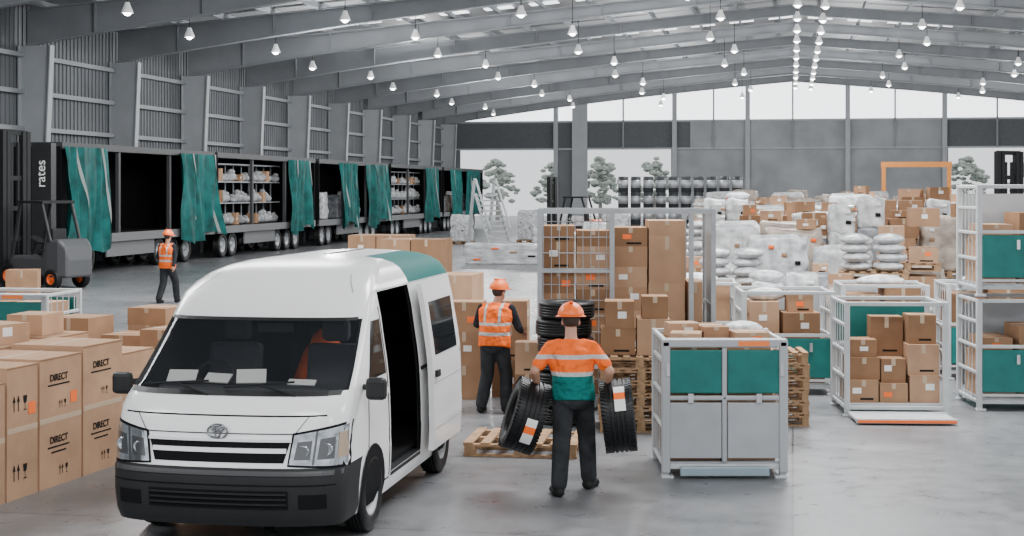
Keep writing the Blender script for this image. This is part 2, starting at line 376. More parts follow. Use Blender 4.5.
while Y<82:
    xa=.132*Y; xb=.292*Y if Y>27 else .27*Y; x=xa+(.4 if row%2 else 0)
    while x<xb:
        kd=random.choice((0,1,9,2,6,3,7,5,9,2,8,7,9,7,4)) if Y<46 else random.choice((0,1,4,6,3,5,0,2))
        yy=Y+random.uniform(-.12,.12); r_=BR+random.uniform(-.05,.05)
        top=pload(x,yy,r_,kd)
        if kd!=8 and Y>26 and top<1.55 and random.random()<.8: kd=random.choice((2,9,6,7,0,7,5,8,9) if Y<46 else (2,0,6,5)); top=pload(x,yy,r_,kd,top)
        if Y<52 and kd!=8:
            for a in(-.3,.28):
                r0=random.random(); q=P2(x,yy,r_,a,random.uniform(-.2,.2))
                if r0<.4: carton(q[0],q[1],top-.02,random.uniform(.25,.5),random.uniform(.3,.5),random.uniform(.12,.32),r_+random.uniform(-.3,.3),group='loose cartons on top of loads')
                elif r0<.55: bag(q[0],q[1],top-.02,r_+random.uniform(-.5,.5),1.)
        x+=1.24 if Y<45 else 1.45
    Y+=1.65 if Y<34 else 2.4 if Y<50 else 3.8; row+=1
drumc=[mat('drum_dark',(.06,.065,.07),.4,m=.3),mat('drum_grey',(.5,.51,.53),.4,m=.3)]
m=MB().lathe([(.27,0),(.29,.01),(.29,.3),(.3,.31),(.29,.33),(.29,.6),(.3,.61),(.29,.63),(.29,.88),(.27,.89)],n=16,mi=0)
m.lathe([(.296,.25),(.296,.68)],n=16,mi=1); D0=m.obj('steel_drum',drumc,smooth=True)
tag(D0,'dark steel drum with a pale band, stacked in tiers','drum','stacked drums'); D0.location=(6.3,85,0)
for lv in range(4):
    for i in range(10):
        if lv==0 and i==0: continue
        o=D0.copy(); COL.objects.link(o); o.location=(6.3+i*.7,85-i*.12,lv*.89)
# ------------------------------------------------------------ stillages (steel/teal crates)
def stillage(x,y,z,rz,mode,label,w=1.26,d=1.1,H=1.42):
    e=thing('stillage_crate',label,'crate',(x,y,z),rz)
    m=MB()
    for sx in(-1,1):
        for sy in(-1,1): m.box(sx*(w/2-.03),sy*(d/2-.03),.0,.065,.065,H); m.box(sx*(w/2-.05),sy*(d/2-.05),0,.12,.12,.03)
    for sy in(-1,1):
        for zz in(.09,H-.05)+((.76,) if sy>0 else ()): m.box(0,sy*(d/2-.03),zz,w-.06,.045,.05)
    for sx in(-1,1):
        for zz in(.09,.45,.78,1.1,H-.05): m.box(sx*(w/2-.03),0,zz,.04,d-.06,.04)
        for i in range(1,6): m.box(sx*(w/2-.03),-d/2+i*d/6,.12,.015,.015,H-.15)
    m.obj('frame',lsteel,e,bevel=.012)
    MB().box(0,0,.13,w-.08,d-.08,.03).obj('base',greypanel,e)
    pw=(w-.2)/2
    if mode=='full':
        m=MB().box(0,-d/2,.76,w-.1,.04,.045).box(0,-d/2,.16,.05,.04,H-.22); m.box(0,-d/2-.01,H-.085,w+.02,.06,.08)
        for s in(-1,1): m.box(s*(w/2-.03),-d/2-.02,.06,.085,.04,H-.08)
        m.obj('gate_frame',mat('gate_frame_grey',(.38,.40,.42),.45),e,bevel=.015)
        for s in(-1,1):
            MB().box(s*(pw/2+.03),-d/2-.012,.2,pw,.02,.54).obj('lower_panel',greypanel,e,bevel=.008)
            MB().box(s*(pw/2+.03),-d/2-.012,.83,pw,.02,H-.94).obj('upper_panel',teal,e,bevel=.02,label='teal panel')
            MB().box(s*.33,-d/2-.035,.74,.05,.03,.09).obj('latch',chrome,e); MB().box(s*(w/2-.05),-d/2-.045,1.0,.03,.03,.12).obj('latch',chrome,e)
        MB().box(0,-d/2-.02,.03,w*.72,.05,.09).obj('bumper_bar',mat('blue_grey_steel',(.30,.38,.43),.4,m=.3),e,bevel=.01)
        MB().box(.28,-d/2-.043,H-.07,.3,.004,.05,0).obj('name_plate',mat('orange_plate',(.9,.22,.05),.6),e)
    elif mode=='teal':
        MB().box(0,-d/2-.005,.24,w-.12,.025,.54).obj('front_panel',teal,e,bevel=.02,label='teal panel')
        MB().box(0,-d/2,.8,w-.1,.04,.04).obj('gate_rail',lsteel,e); MB().box(0,-d/2,.19,w-.1,.04,.03).obj('gate_rail',lsteel,e)
        for q in(-.2,.3): MB().box(q,-d/2-.03,.6,.04,.03,.12).obj('latch',chrome,e)
    elif mode=='open':
        MB().box(0,d/2-.03,.84,w-.12,.02,.5).obj('back_panel',teal,e,bevel=.02,label='teal panel')
        m=MB().box(0,-d/2-.33,.03,w-.08,.5,.035); m.box(0,-d/2-.07,.02,w-.06,.05,.06).box(0,-d/2-.6,.02,w-.06,.05,.06)
        m.obj('lowered_gate',lsteel,e,bevel=.01)
        MB().box(0,-d/2-.63,.03,w-.1,.01,.03).obj('edge_strip',orange,e)
    if mode in('full','teal'):
        MB().box(0,d/2-.03,.2,w-.12,.02,1.1).obj('back_panel',teal if mode=='full' else greypanel,e)
    return e
def fill(x,y,z,rz,items,wob=.03):
    for (a,b,zz,w,d,h) in items:
        q=P2(x,y,rz,a,b); carton(q[0],q[1],z+zz,w,d,h,rz+random.uniform(-wob,wob),group='cartons in crates')
sx,sy=2.06,15.1
stillage(sx,sy,0,rad(0),'full','pale steel crate with teal upper and grey lower gate panels',w=1.2,H=1.36)
fill(sx,sy,.16,0,[(-.28,.0,0,.5,.9,.6),(.25,0,0,.5,.9,.6),(-.28,.05,.6,.5,.8,.55),(.26,.1,.6,.48,.8,.52)])
fill(sx,sy,.16,0,[(-.33,-.2,1.15,.3,.34,.08),(-.05,.15,1.15,.26,.5,.12),(.3,-.1,1.12,.34,.36,.11),(-.33,.22,1.15,.3,.3,.14)],.25)
bag(sx+.3,sy+.3,1.27,.4,.8)
ox,oy=4.76,19.0
stillage(ox,oy,0,rad(-3),'open','pale steel crate with lowered front gate, filled with cartons')
fill(ox,oy,.16,rad(-3),[(-.38,-.1,0,.36,.6,.28),(0,-.15,0,.34,.5,.24),(.38,-.1,0,.36,.6,.34),(-.36,-.1,.28,.38,.5,.27),(.0,-.1,.24,.3,.5,.3),(.37,-.1,.34,.38,.55,.38),(-.36,-.1,.55,.34,.4,.22),(.37,-.1,.72,.34,.4,.36),(-.02,.1,.54,.4,.3,.5)])
rx,ry=6.62,19.5
for z,l in((0,'pale steel crate with teal lower gate panel'),(1.45,'pale steel crate with teal gate panel stacked on another crate')):
    stillage(rx,ry,z,rad(-3),'teal',l,w=1.4)
    fill(rx,ry,z+.16,rad(-3),[(-.4,0,0,.45,.8,.55),(.1,0,0,.5,.8,.5),(.48,0,0,.2,.8,.6),(.1,0,.5,.45,.7,.4),(-.4,0,.55,.4,.7,.2)])
mx_,my_=3.8,21.0
stillage(mx_,my_,0,rad(-3),'teal','pale steel crate with teal gate, goods piled inside')
fill(mx_,my_,.16,rad(-3),[(-.3,0,0,.5,.9,.6),(.25,0,0,.5,.9,.6),(-.3,0,.6,.4,.7,.5),(.2,-.1,.6,.5,.6,.35),(.2,-.1,.95,.35,.4,.25)])
bag(mx_-.25,my_,1.25,.3,1.)
lx,ly=-6.85,20.6
stillage(lx,ly,0,rad(-8),'full','pale steel crate with teal panels beside stacked cartons',w=1.5)
fill(lx,ly,.16,rad(-8),[(-.35,0,0,.6,.9,.6),(.3,0,0,.6,.9,.6),(-.35,0,.6,.6,.9,.5),(.3,0,.6,.6,.9,.5)])
for (x,y,l) in((2.8,23.0,'teal'),(5.5,22.4,'teal'),(7.1,22.6,'teal')):
    stillage(x,y,0,rad(-6),l,'pale steel crate with teal panel among pallet loads')
    fill(x,y,.16,rad(-6),[(-.3,0,0,.5,.9,.6),(.27,0,0,.5,.9,.5),(-.3,0,.6,.5,.8,.5),(.27,0,.5,.5,.8,.7)])
    bag(x,y,1.35,.3,1.3)
# ------------------------------------------------------------ tall wire cage with cartons
cx,cy=1.47,19.6; Wc,Dc,Hc=2.2,1.15,2.5
e=thing('wire_cage','tall galvanised wire cage trolley holding cardboard cartons','cage',(cx,cy,0),rad(-2))
m=MB()
for x in(-Wc/2,-.18,Wc/2-.28,Wc/2):
    for y in(-Dc/2,Dc/2): m.box(x,y,.02,.06,.06,Hc)
for y in(-Dc/2,Dc/2):
    for z in(.12,Hc): m.box(0,y,z,Wc+.06,.05,.06)
m.box(-.64,-Dc/2,1.75,.92,.04,.04)
for x in(-Wc/2,Wc/2):
    for z in(.12,1.3,Hc): m.box(x,0,z,.05,Dc,.05)
m.box(0,0,.08,Wc,Dc,.05)
m.obj('frame',steel,e)
m=MB()
for i in range(9): m.cyl((-Wc/2+.1*i+.05,-Dc/2,.15),(-Wc/2+.1*i+.05,-Dc/2,Hc),.005,n=5)
for i in range(12): m.cyl((-Wc/2,-Dc/2,.2+i*.2),(-.18,-Dc/2,.2+i*.2),.006,n=5)
m.obj('wire_mesh_gate',steel,e)
m=MB()
for i in range(5): m.cyl((-Wc/2,-Dc/2+.2*i+.1,.15),(-Wc/2,-Dc/2+.2*i+.1,Hc),.005,n=5)
for i in range(12): m.cyl((-Wc/2,-Dc/2,.2+i*.2),(-Wc/2,Dc/2,.2+i*.2),.006,n=5)
m.obj('side_mesh',steel,e)
MB().box(Wc/2,0,.15,.02,Dc-.06,Hc-.1).obj('side_panel',greypanel,e)
for x in(-Wc/2+.1,Wc/2-.1):
    for y in(-Dc/2+.1,Dc/2-.1): MB().cyl((x-.02,y,.05),(x+.02,y,.05),.05,n=12).obj('castor',rubber,e)
random.seed(5)
for (a,w,hs) in ((-.86,.4,(.35,.4,.32,.28,.3,.36,.2)),(-.42,.42,(.3,.24,.3,.26,.3,.3,.25,.2)),(.06,.42,(.55,.3,.28,.3,.26,.26,.24)),(.52,.46,(.5,.62,.36,.6,.2)),(.88,.18,(.6,.4,.5))):
    z=.13
    for h in hs:
        q=P2(cx,cy,rad(-2),a,-.05); carton(q[0],q[1],z,w,.85,h,rad(-2)+random.uniform(-.01,.01),c=(2 if a<-.3 and random.random()<.7 else None),group='cartons in the wire cage'); z+=h
for (x,y,n) in((1.5,17.7,6),(3.13,18.1,6)):
    for i in range(n): pallet(x+random.uniform(-.02,.02),y,i*.146,rad(-3),'wooden pallet in a stack of empty pallets','stacked empty pallets',.66 if x>3 else .8)
pallet(.15,16.2,0,rad(-8),'low worn wooden pallet lying on the floor')
q=.876
for (a,b,z,w,d,h) in((1.25,17.75,q,.4,.5,.3),(1.66,17.7,q,.38,.5,.42),(1.27,17.75,q+.3,.34,.45,.32),(1.68,17.7,q+.42,.3,.4,.26)):
    carton(a,b,z,w,d,h,rad(-3),group='cartons on empty pallets')
for (a,b,z,w,d,h) in((.2,18.85,0,.3,.3,.5),(.2,18.85,.5,.3,.3,.4),(-.62,20.3,0,.6,.5,.45),(-.62,20.3,.45,.5,.5,.45),(-.62,20.3,.9,.5,.5,.4),(.0,20.5,0,.5,.5,.5),(.0,20.5,.5,.45,.5,.45),(.0,20.5,.95,.45,.5,.35)):
    carton(a,b,z,w,d,h,rad(-5),group='cartons beside the wire cage')
random.seed(3)
for (px,py) in((-1.75,27.5),(-1.1,24.0),(-2.6,30.)):
    pallet(px,py,0,BR); z=.146
    for lv in range(4 if py>25 else 3):
        for a in(-.29,.29): qq=P2(px,py,BR,a,0); carton(qq[0],qq[1],z,.56,.9,.44,BR,group='cartons stacked behind the van')
        z+=.44
for i,(px,py) in enumerate(((1.7,50),(1.9,57),(3.2,47),(1.5,65),(3.4,60),(3.2,54),(4.6,66),(3.4,72),(5.2,77),(-2.6,78),(.9,80),(2.6,82))): pload(px,py,BR,(5,0,2,0,1,3,4,1,4,1,4,1)[i])
o=bpy.data.objects.new('wrapped_bundle',WR[2]); COL.objects.link(o); o.location=(-.2,57,0); o.rotation_euler=(0,0,BR); o.scale=(2.9,1.3,.95); tag(o,'long low white shrink-wrapped bundle lying on the floor','wrapped goods')
e=thing('platform_ladder','pale wheeled platform ladder with handrails','ladder',(-1.2,74,0),BR+.7); e.scale=(1.25,1.,.9)
m=MB()
for s in(-.45,.45): m.cyl((s-.0,-1.3,.1),(s,.2,2.9),.07,n=6); m.cyl((s,1.0,.1),(s,.35,3.6),.07,n=6); m.cyl((s,-1.3,1.0),(s,.2,3.7),.05,n=6); m.cyl((s,-1.3,.1),(s,1.0,.1),.06,n=6); m.cyl((s,.2,3.7),(s,.35,3.7),.05,n=6)
m.obj('frame',lsteel,e)
for i in range(10): MB().box(0,-1.3+i*.15,.25+i*.28,.9,.2,.09).obj('step',lsteel,e)
e=thing('orange_frame','orange painted steel lifting frame','frame',W(6.9,88),BR)
om=mat('orange_frame_paint',(.75,.27,.05),.5)
for q in(-1.8,1.8): MB().box(q,0,0,.22,.22,4.2).obj('upright',om,e)
MB().box(0,0,4.1,3.9,.25,.3).obj('crossbeam',om,e)
# ------------------------------------------------------------ wheels / tyres
def tyre_prof(R,w,ri,groove=True):
    h=w/2; p=[(ri,-h*.75),(ri+.02,-h*.9),(ri+(R-ri)*.5,-h),(R-.03,-h*.92),(R-.008,-h*.78)]
    if groove:
        for gx in(-.45,-.15,.15,.45): p+=[(R,h*(gx-.07)),(R-.012,h*(gx-.045)),(R-.012,h*(gx+.045)),(R,h*(gx+.07))]
    p+=[(R-.008,h*.78),(R-.03,h*.92),(ri+(R-ri)*.5,h),(ri+.02,h*.9),(ri,h*.75)]
    return p
WC={}
def wheel(par,x,y,z,R,w,ri,side=1,steelm=chrome):
    e=bpy.data.objects.new('wheel',None); COL.objects.link(e); e.parent=par; e.location=(x,y,z); key=(R,w,ri,side,steelm.name)
    if key in WC:
        for me,nm in zip(WC[key],('tyre','rim')): o=bpy.data.objects.new(nm,me); COL.objects.link(o); o.parent=e
        return e
    a=MB().lathe(tyre_prof(R,w,ri),axis='x',n=32,close=True).obj('tyre',rubber,e,smooth=True)
    b=MB().lathe([(ri*.15,side*w*.3),(ri*.3,side*w*.32),(ri*.35,side*w*.1),(ri*.8,side*w*.12),(ri*.9,side*w*.38),(ri*1.02,side*w*.42),(ri*1.02,-side*w*.3)],axis='x',n=24).obj('rim',steelm,e,smooth=True)
    WC[key]=(a.data,b.data); return e
ts=None
for i in range(7):
    if ts is None: ts=MB().lathe(tyre_prof(.34,.21,.2),axis='z',n=40,close=True).obj('tyre',rubber,smooth=True); o=ts
    else: o=ts.copy(); COL.objects.link(o)
    o.location=(.64+.02*math.sin(i*2.3),18.05+.02*math.cos(i*1.7),.105+i*.21); tag(o,'black tyre lying flat in a tall tyre stack','tyre','stacked tyres')
# ------------------------------------------------------------ VAN
van=thing('van','white high-roof passenger van with teal rear roof, side door open','van',(-2.27,11.5,0),rad(-10))
ZT=[(.22,.05,.93,.45),(.30,.02,.955,.5),(.45,.0,.965,.5),(.62,.0,.97,.55),(.68,.02,.965,.6),(.80,.035,.965,.6),(.95,.05,.96,.6),(1.08,.09,.955,.65),(1.16,.16,.95,.7),(1.22,.26,.945,.75),(1.35,.44,.93,.75),(1.55,.71,.90,.65),(1.73,.95,.875,.5),(1.80,1.03,.86,.42),(1.92,1.22,.835,.24),(2.0,1.38,.80,.3),(2.07,1.58,.75,.34),(2.12,1.82,.68,.36),(2.155,2.1,.57,.36),(2.175,2.35,.41,.36),(2.185,2.6,.2,.3),(2.19,2.8,.04,.2)]
ZR=[(.22,4.62),(.4,4.7),(1.2,4.7),(1.9,4.6),(2.05,4.52),(2.12,4.4),(2.19,4.2)]
def itp(T,z,k):
    for a,b in zip(T,T[1:]):
        if z<=b[0]+1e-9: t=max(0,(z-a[0])/(b[0]-a[0])); return a[k]+(b[k]-a[k])*t
    return T[-1][k]
NE=5.5
def Sf(x,z,ins=0):
    yf,w,c=itp(ZT,z,1),itp(ZT,z,2),itp(ZT,z,3); q=min(.9999,abs(x)/w); return yf+.10*q*q+c*(1-(1-q**NE)**(1/NE))
def Sx(y,z):
    yf,w,c=itp(ZT,z,1)+.1,itp(ZT,z,2),itp(ZT,z,3)
    if y>=yf+c: return w
    q=max(0,1-(y-yf)/c); return w*(max(0,1-q**NE))**(1/NE)
FX=[0,.15,.3,.45,.58,.7,.8,.87,.92,.955,.98,.993]
SY=[1.57,1.6,1.9,2.2,2.45,2.7,3.0,3.3,3.6,3.9,4.2]
LV=[.22,.26,.30,.38,.45,.53,.62,.67,.73,.80,.88,.95,1.02,1.08,1.12,1.16,1.22,1.28,1.35,1.45,1.55,1.64,1.73,1.80,1.86,1.92,1.96,2.0,2.04,2.07,2.10,2.12,2.14,2.155,2.175,2.185,2.19]
def half(z,ins=0):
    yf,w,c=itp(ZT,z,1)+ins,itp(ZT,z,2)-ins,itp(ZT,z,3); yr=itp(ZR,z,1)-ins; w=max(w,.02)
    p=[(q*w,yf+.10*q*q+c*(1-(1-q**NE)**(1/NE))) for q in FX]+[(w,yf+.1+c)]
    p+=[(w,min(yr-.3,max(y,yf+.1+c+.002*i))) for i,y in enumerate(SY)]
    p+=[(w,yr-.2),(w*.985,yr-.1),(w*.95,yr-.04),(w*.85,yr-.01),(w*.5,yr),(0,yr)]
    return p
def grid(ins=0,levels=LV):
    G=[]
    for z in levels:
        h=half(z,ins); G.append([(x,y,z) for x,y in h]+[(-x,y,z) for x,y in h[-2:0:-1]])
    return G
G=grid(); n=len(G[0])
parts={'body':[], 'windscreen':[], 'bumper':[]}
def cls(i,j):
    z=(LV[i]+LV[i+1])/2; a=G[i][j];b_=G[i][(j+1)%n]; x=(a[0]+b_[0])/2; y=(a[1]+b_[1])/2
    fr=(j<9 or j>=n-9)
    if 1.22<z<1.73 and fr: return 'windscreen'
    if z<.67 and y<.6: return 'bumper'
    if x>.5 and 1.6-1e-3<min(a[1],b_[1]) and max(a[1],b_[1])<2.7+1e-3 and .38<z<1.92: return None
    return 'body'
for i in range(len(LV)-1):
    for j in range(n):
        c=cls(i,j)
        if c: parts[c].append((i*n+j,i*n+(j+1)%n,(i+1)*n+(j+1)%n,(i+1)*n+j))
flat=[p for r in G for p in r]
vp=white.copy(); vp.name='van_paint_two_tone'; nt=vp.node_tree; b=nt.nodes['Principled BSDF']
tc=nt.nodes.new('ShaderNodeTexCoord'); sx_=nt.nodes.new('ShaderNodeSeparateXYZ'); nt.links.new(tc.outputs['Object'],sx_.inputs[0])
f=NM(nt,'MULTIPLY',NM(nt,'GREATER_THAN',sx_.outputs[1],2.75),NM(nt,'GREATER_THAN',sx_.outputs[2],1.93)); f=NM(nt,'MULTIPLY',f,NM(nt,'GREATER_THAN',sx_.outputs[0],.4))
mm=nt.nodes.new('ShaderNodeMix'); mm.data_type='RGBA'; nt.links.new(f,mm.inputs[0]); mm.inputs[6].default_value=(.86,.86,.86,1); mm.inputs[7].default_value=(0,.11,.10,1); nt.links.new(mm.outputs[2],b.inputs['Base Color'])
mr=nt.nodes.new('ShaderNodeMapRange'); mr.inputs[3].default_value=.2; mr.inputs[4].default_value=.65; nt.links.new(f,mr.inputs[0]); nt.links.new(mr.outputs[0],b.inputs['Roughness'])
ms=nt.nodes.new('ShaderNodeMapRange'); ms.inputs[3].default_value=.5; ms.inputs[4].default_value=.15; nt.links.new(f,ms.inputs[0]); nt.links.new(ms.outputs[0],b.inputs['Specular IOR Level'])
def sub(name,fs,m,smooth=True):
    idx=sorted({i for f in fs for i in f}); mp={a:i for i,a in enumerate(idx)}
    return MB().add([flat[i] for i in idx],[tuple(mp[i] for i in f) for f in fs]).obj(name,m,van,smooth=smooth)
sub('body',parts['body'],vp); sub('bumper',parts['bumper'],blackp); sub('windscreen',parts['windscreen'],screen)
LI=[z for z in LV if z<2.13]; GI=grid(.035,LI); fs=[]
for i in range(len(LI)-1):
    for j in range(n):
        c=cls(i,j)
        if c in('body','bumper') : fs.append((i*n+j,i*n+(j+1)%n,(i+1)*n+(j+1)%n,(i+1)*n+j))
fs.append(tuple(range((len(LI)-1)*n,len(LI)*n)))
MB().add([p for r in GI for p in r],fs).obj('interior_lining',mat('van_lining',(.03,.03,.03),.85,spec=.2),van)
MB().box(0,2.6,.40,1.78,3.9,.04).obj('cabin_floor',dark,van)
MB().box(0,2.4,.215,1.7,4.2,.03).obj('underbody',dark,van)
def patch(name,fn,Q,m,off=.006,nu=8,nv=5,par=None,back=-.012,label=None,smooth=False):
    vs=[]
    for o_ in(off,back):
        for i in range(nu+1):
            for j in range(nv+1):
                s,t=i/nu,j/nv
                a=(1-t)*((1-s)*Q[0][0]+s*Q[1][0])+t*((1-s)*Q[3][0]+s*Q[2][0]); b=(1-t)*((1-s)*Q[0][1]+s*Q[1][1])+t*((1-s)*Q[3][1]+s*Q[2][1])
                vs.append(fn(a,b,o_))
    N=(nu+1)*(nv+1); ix=lambda i,j:i*(nv+1)+j; fs=[]
    for i in range(nu):
        for j in range(nv): fs.append((ix(i,j),ix(i+1,j),ix(i+1,j+1),ix(i,j+1)))
    bd=[ix(i,0) for i in range(nu)]+[ix(nu,j) for j in range(nv)]+[ix(i,nv) for i in range(nu,0,-1)]+[ix(0,j) for j in range(nv,0,-1)]
    for k_ in range(len(bd)): a=bd[k_];b=bd[(k_+1)%len(bd)]; fs.append((a,a+N,b+N,b))
    return MB().add(vs,fs).obj(name,m,par or van,smooth=smooth,label=label)
FF=lambda x,z,o_:(x,Sf(x,z)-o_,z)
FS=lambda y,z,o_:(Sx(y,z)+o_,y,z)
FL=lambda y,z,o_:(-Sx(y,z)-o_,y,z)
def R4(a0,a1,b0,b1): return [(a0,b0),(a1,b0),(a1,b1),(a0,b1)]
patch('screen_seal',FF,R4(-.87,.87,1.195,1.228),blackp,.008,20,1)
patch('screen_seal',FF,R4(-.81,.81,1.72,1.745),blackp,.008,20,1)
patch('bonnet_seam',FF,R4(-.82,.82,1.055,1.066),dark,.003,20,1)
patch('bonnet_seam',FF,R4(-.58,.58,.925,.932),dark,.003,14,1)
for s in(-1,1):
    patch('bonnet_seam',FF,[(s*.60,.93),(s*.606,.93),(s*.70,1.06),(s*.694,1.06)],dark,.003,1,6)
    patch('roof_seam',FF,[(s*.70,1.93),(s*.71,1.93),(s*.60,2.07),(s*.59,2.07)],greypanel,.004,1,8)
patch('grille',FF,[(-.52,.71),(.52,.71),(.57,.875),(-.57,.875)],dark,.004,14,2)
patch('grille_bar',FF,R4(-.58,.58,.868,.89),chrome,.012,14,1,label='thin chrome bar')
patch('grille_bar',FF,R4(-.54,.54,.785,.82),white,.012,14,1,label='white bar')
m=MB()
def ering(rx,rz,cx_,cz,t=.008):
    N=24; rs=[]
    for i in range(N+1):
        a=2*math.pi*i/N; c=Vector((cx_+rx*math.cos(a),.0,cz+rz*math.sin(a))); d=Vector((math.cos(a),0,math.sin(a)))
        rs.append([c+d*t,c+Vector((0,-t,0)),c-d*t,c+Vector((0,t,0))])
    m.rings(rs,cap=False)
ering(.08,.053,0,0);ering(.022,.047,0,0);ering(.05,.018,0,.024)
m.obj('emblem',mat('emblem_chrome',(.30,.31,.33),.2,m=1),van,loc=(0,Sf(0,.93)-.015,.945),smooth=True,label='chrome oval ring emblem')
dlens=mat('lamp_inner_dark',(.12,.125,.13),.15,m=.6)
for s in(-1,1):
    patch('headlamp_housing',FF,[(s*.55,.685),(s*.96,.66),(s*.955,1.0),(s*.585,.935)],dark,.008,16,6)
    patch('headlamp',FF,[(s*.565,.70),(s*.952,.68),(s*.947,.98),(s*.60,.922)],lampglass,.014,16,6)
    patch('headlamp_divider',FF,[(s*.735,.695),(s*.75,.695),(s*.775,.95),(s*.76,.95)],dlens,.017,2,6)
    patch('headlamp_inner',FF,[(s*.60,.735),(s*.72,.735),(s*.735,.88),(s*.625,.87)],dlens,.0155,5,4)
    patch('headlamp_inner',FF,[(s*.77,.735),(s*.885,.735),(s*.89,.90),(s*.79,.89)],dlens,.0155,5,4)
    for cx_,r,zc in((.67,.042,.80),(.83,.05,.81)):
        y=Sf(cx_,zc)-.012; MB().lathe([(r,0.02),(r,-.006),(r*.7,.004),(.012,.012)],axis='y',n=20,c=(s*cx_,y,zc)).obj('reflector',lampglass,van,smooth=True)
    patch('indicator',FF,[(s*.905,.74),(s*.952,.74),(s*.947,.93),(s*.91,.93)],mat('amber_lens',(.4,.30,.22),.2),.018,4,2)
    patch('fog_recess',FF,R4(s*.64,s*.84,.36,.47),dark,.006,4,2)
patch('bumper_intake',FF,R4(-.56,.56,.36,.50),dark,.008,12,2)
for z in(.39,.43,.47): patch('intake_slat',FF,R4(-.55,.55,z,z+.012),blackp,.02,12,1)
patch('bumper_lip',FF,R4(-.94,.94,.615,.65),mat('bumper_grey',(.045,.047,.05),.45),.008,28,2)
patch('bumper_lip',FF,R4(-.90,.90,.535,.545),dark,.004,28,1)
for a in(-.45,.25):
    p1=(a-.3,Sf(a-.3,1.26)-.03,1.25); p2=(a+.25,Sf(a+.25,1.31)-.03,1.29); MB().cyl(p1,p2,.009,n=6).cyl((a+.0,Sf(a,1.27)-.03,1.27),(a+.3,Sf(a+.3,1.2)-.02,1.2),.009,n=6).obj('wiper',blackp,van)
for fn,s in((FS,1),(FL,-1)):
    patch('door_window',fn,[(.98,1.24),(1.5,1.24),(1.5,1.70),(1.27,1.70)],glass,.006,8,5)
    patch('door_seam',fn,R4(1.535,1.55,.36,1.80),dark,.004,1,12); patch('door_seam',fn,R4(1.38,1.54,.34,.35),dark,.004,6,1); patch('door_seam',fn,[(.88,.70),(.89,.70),(.94,1.22),(.93,1.22)],dark,.004,1,8)
    patch('roof_seam',fn,R4(1.6,4.3,1.925,1.935),greypanel,.006,20,1)
    patch('door_handle',fn,R4(1.36,1.48,1.08,1.12),white,.03,2,1)
    if s<0: patch('rear_window',fn,R4(1.7,2.75,1.24,1.72),glass,.006,6,4)
    patch('rear_window',fn,R4(3.0 if s<0 else 4.0,4.4,1.24,1.72),glass,.006,6,4)
    mo=Vector((s*1.08,.70,1.22))
    MB().box(mo.x,mo.y,mo.z-.1,.17,.09,.18).obj('wing_mirror',blackp,van,bevel=.035)
    MB().cyl((s*.9,.86,1.2),(s*1.03,.73,1.22),.025,n=8).obj('mirror_arm',blackp,van)
for yy in(1.0,3.62):
    for s in(-1,1):
        x=Sx(yy,.4); N=28
        vs=[(s*(Sx(yy,.4)+.012),yy,.34)]
        for i in range(N):
            t=2*math.pi*i/N; y_=yy+.38*math.cos(t); z_=max(.22,.34+.38*math.sin(t)); vs.append((s*(Sx(y_,z_)+.010),y_,z_))
        MB().add(vs,[(0,1+i,1+(i+1)%N) for i in range(N)]).obj('wheel_well',dark,van)
        wheel(van,s*(x-.085),yy,.335,.335,.2,.2,s,lsteel)
MB().box(.88,2.15,.34,.16,1.1,.05).obj('door_step',blackp,van)
sd=bpy.data.objects.new('sliding_door',None); COL.objects.link(sd); sd.parent=van
FD=lambda y,z,o_:(itp(ZT,z,2)+.09+o_,y,z)
patch('door_panel',FD,R4(2.78,3.98,.36,1.92),white,.02,6,20,par=sd,back=-.03)
patch('door_window',FD,R4(2.92,3.86,1.24,1.74),glass,.026,6,5,par=sd)
patch('door_crease',FD,R4(2.80,3.96,.98,.99),greypanel,.022,6,1,par=sd); patch('door_crease',FD,R4(2.80,3.96,.55,.56),greypanel,.022,6,1,par=sd)
patch('door_handle',FD,R4(2.86,2.98,1.04,1.1),blackp,.05,2,1,par=sd)
patch('door_rail',FS,R4(2.75,4.45,1.12,1.15),blackp,.012,4,1)
for x in(-.45,.45):
    m=MB().box(x,1.35,.75,.5,.5,.16).box(x,1.62,.85,.48,.14,.62,rot=Matrix.Rotation(rad(-10),3,'X')).box(x,1.69,1.48,.26,.1,.2); m.obj('seat',mat('seat_grey',(.07,.07,.08),.8),van,bevel=.05)
MB().box(0,.92,1.0,1.6,.4,.2).obj('dashboard',mat('dash_grey',(.04,.04,.045),.6),van,bevel=.04)
for x,y,r_,hh in((-.60,.80,.2,.13),(-.30,.82,-.5,.10),(.0,.79,.6,.15),(.42,.82,-.2,.06)):
    o=MB().box(0,0,0,.24,.012,hh,rot=Matrix.Rotation(rad(-50),3,'X')).obj('reflection_sheet',paper,loc=(x,y,1.20),rz=r_*.5); o.parent=van  # white sheets standing in for the windscreen's bright reflections
m=MB()
for i in range(24):
    a=2*math.pi*i/24;b=2*math.pi*(i+1)/24; m.cyl((-.45+.18*math.cos(a),1.12+.1*math.sin(a),1.2+.15*math.sin(a)),(-.45+.18*math.cos(b),1.12+.1*math.sin(b),1.2+.15*math.sin(b)),.014,n=6)
m.cyl((-.63,1.12,1.2),(-.27,1.12,1.2),.012,n=6); m.obj('steering_wheel',blackp,van)
MB().box(.1,1.1,1.61,.3,.03,.07).obj('rear_view_mirror',blackp,van)
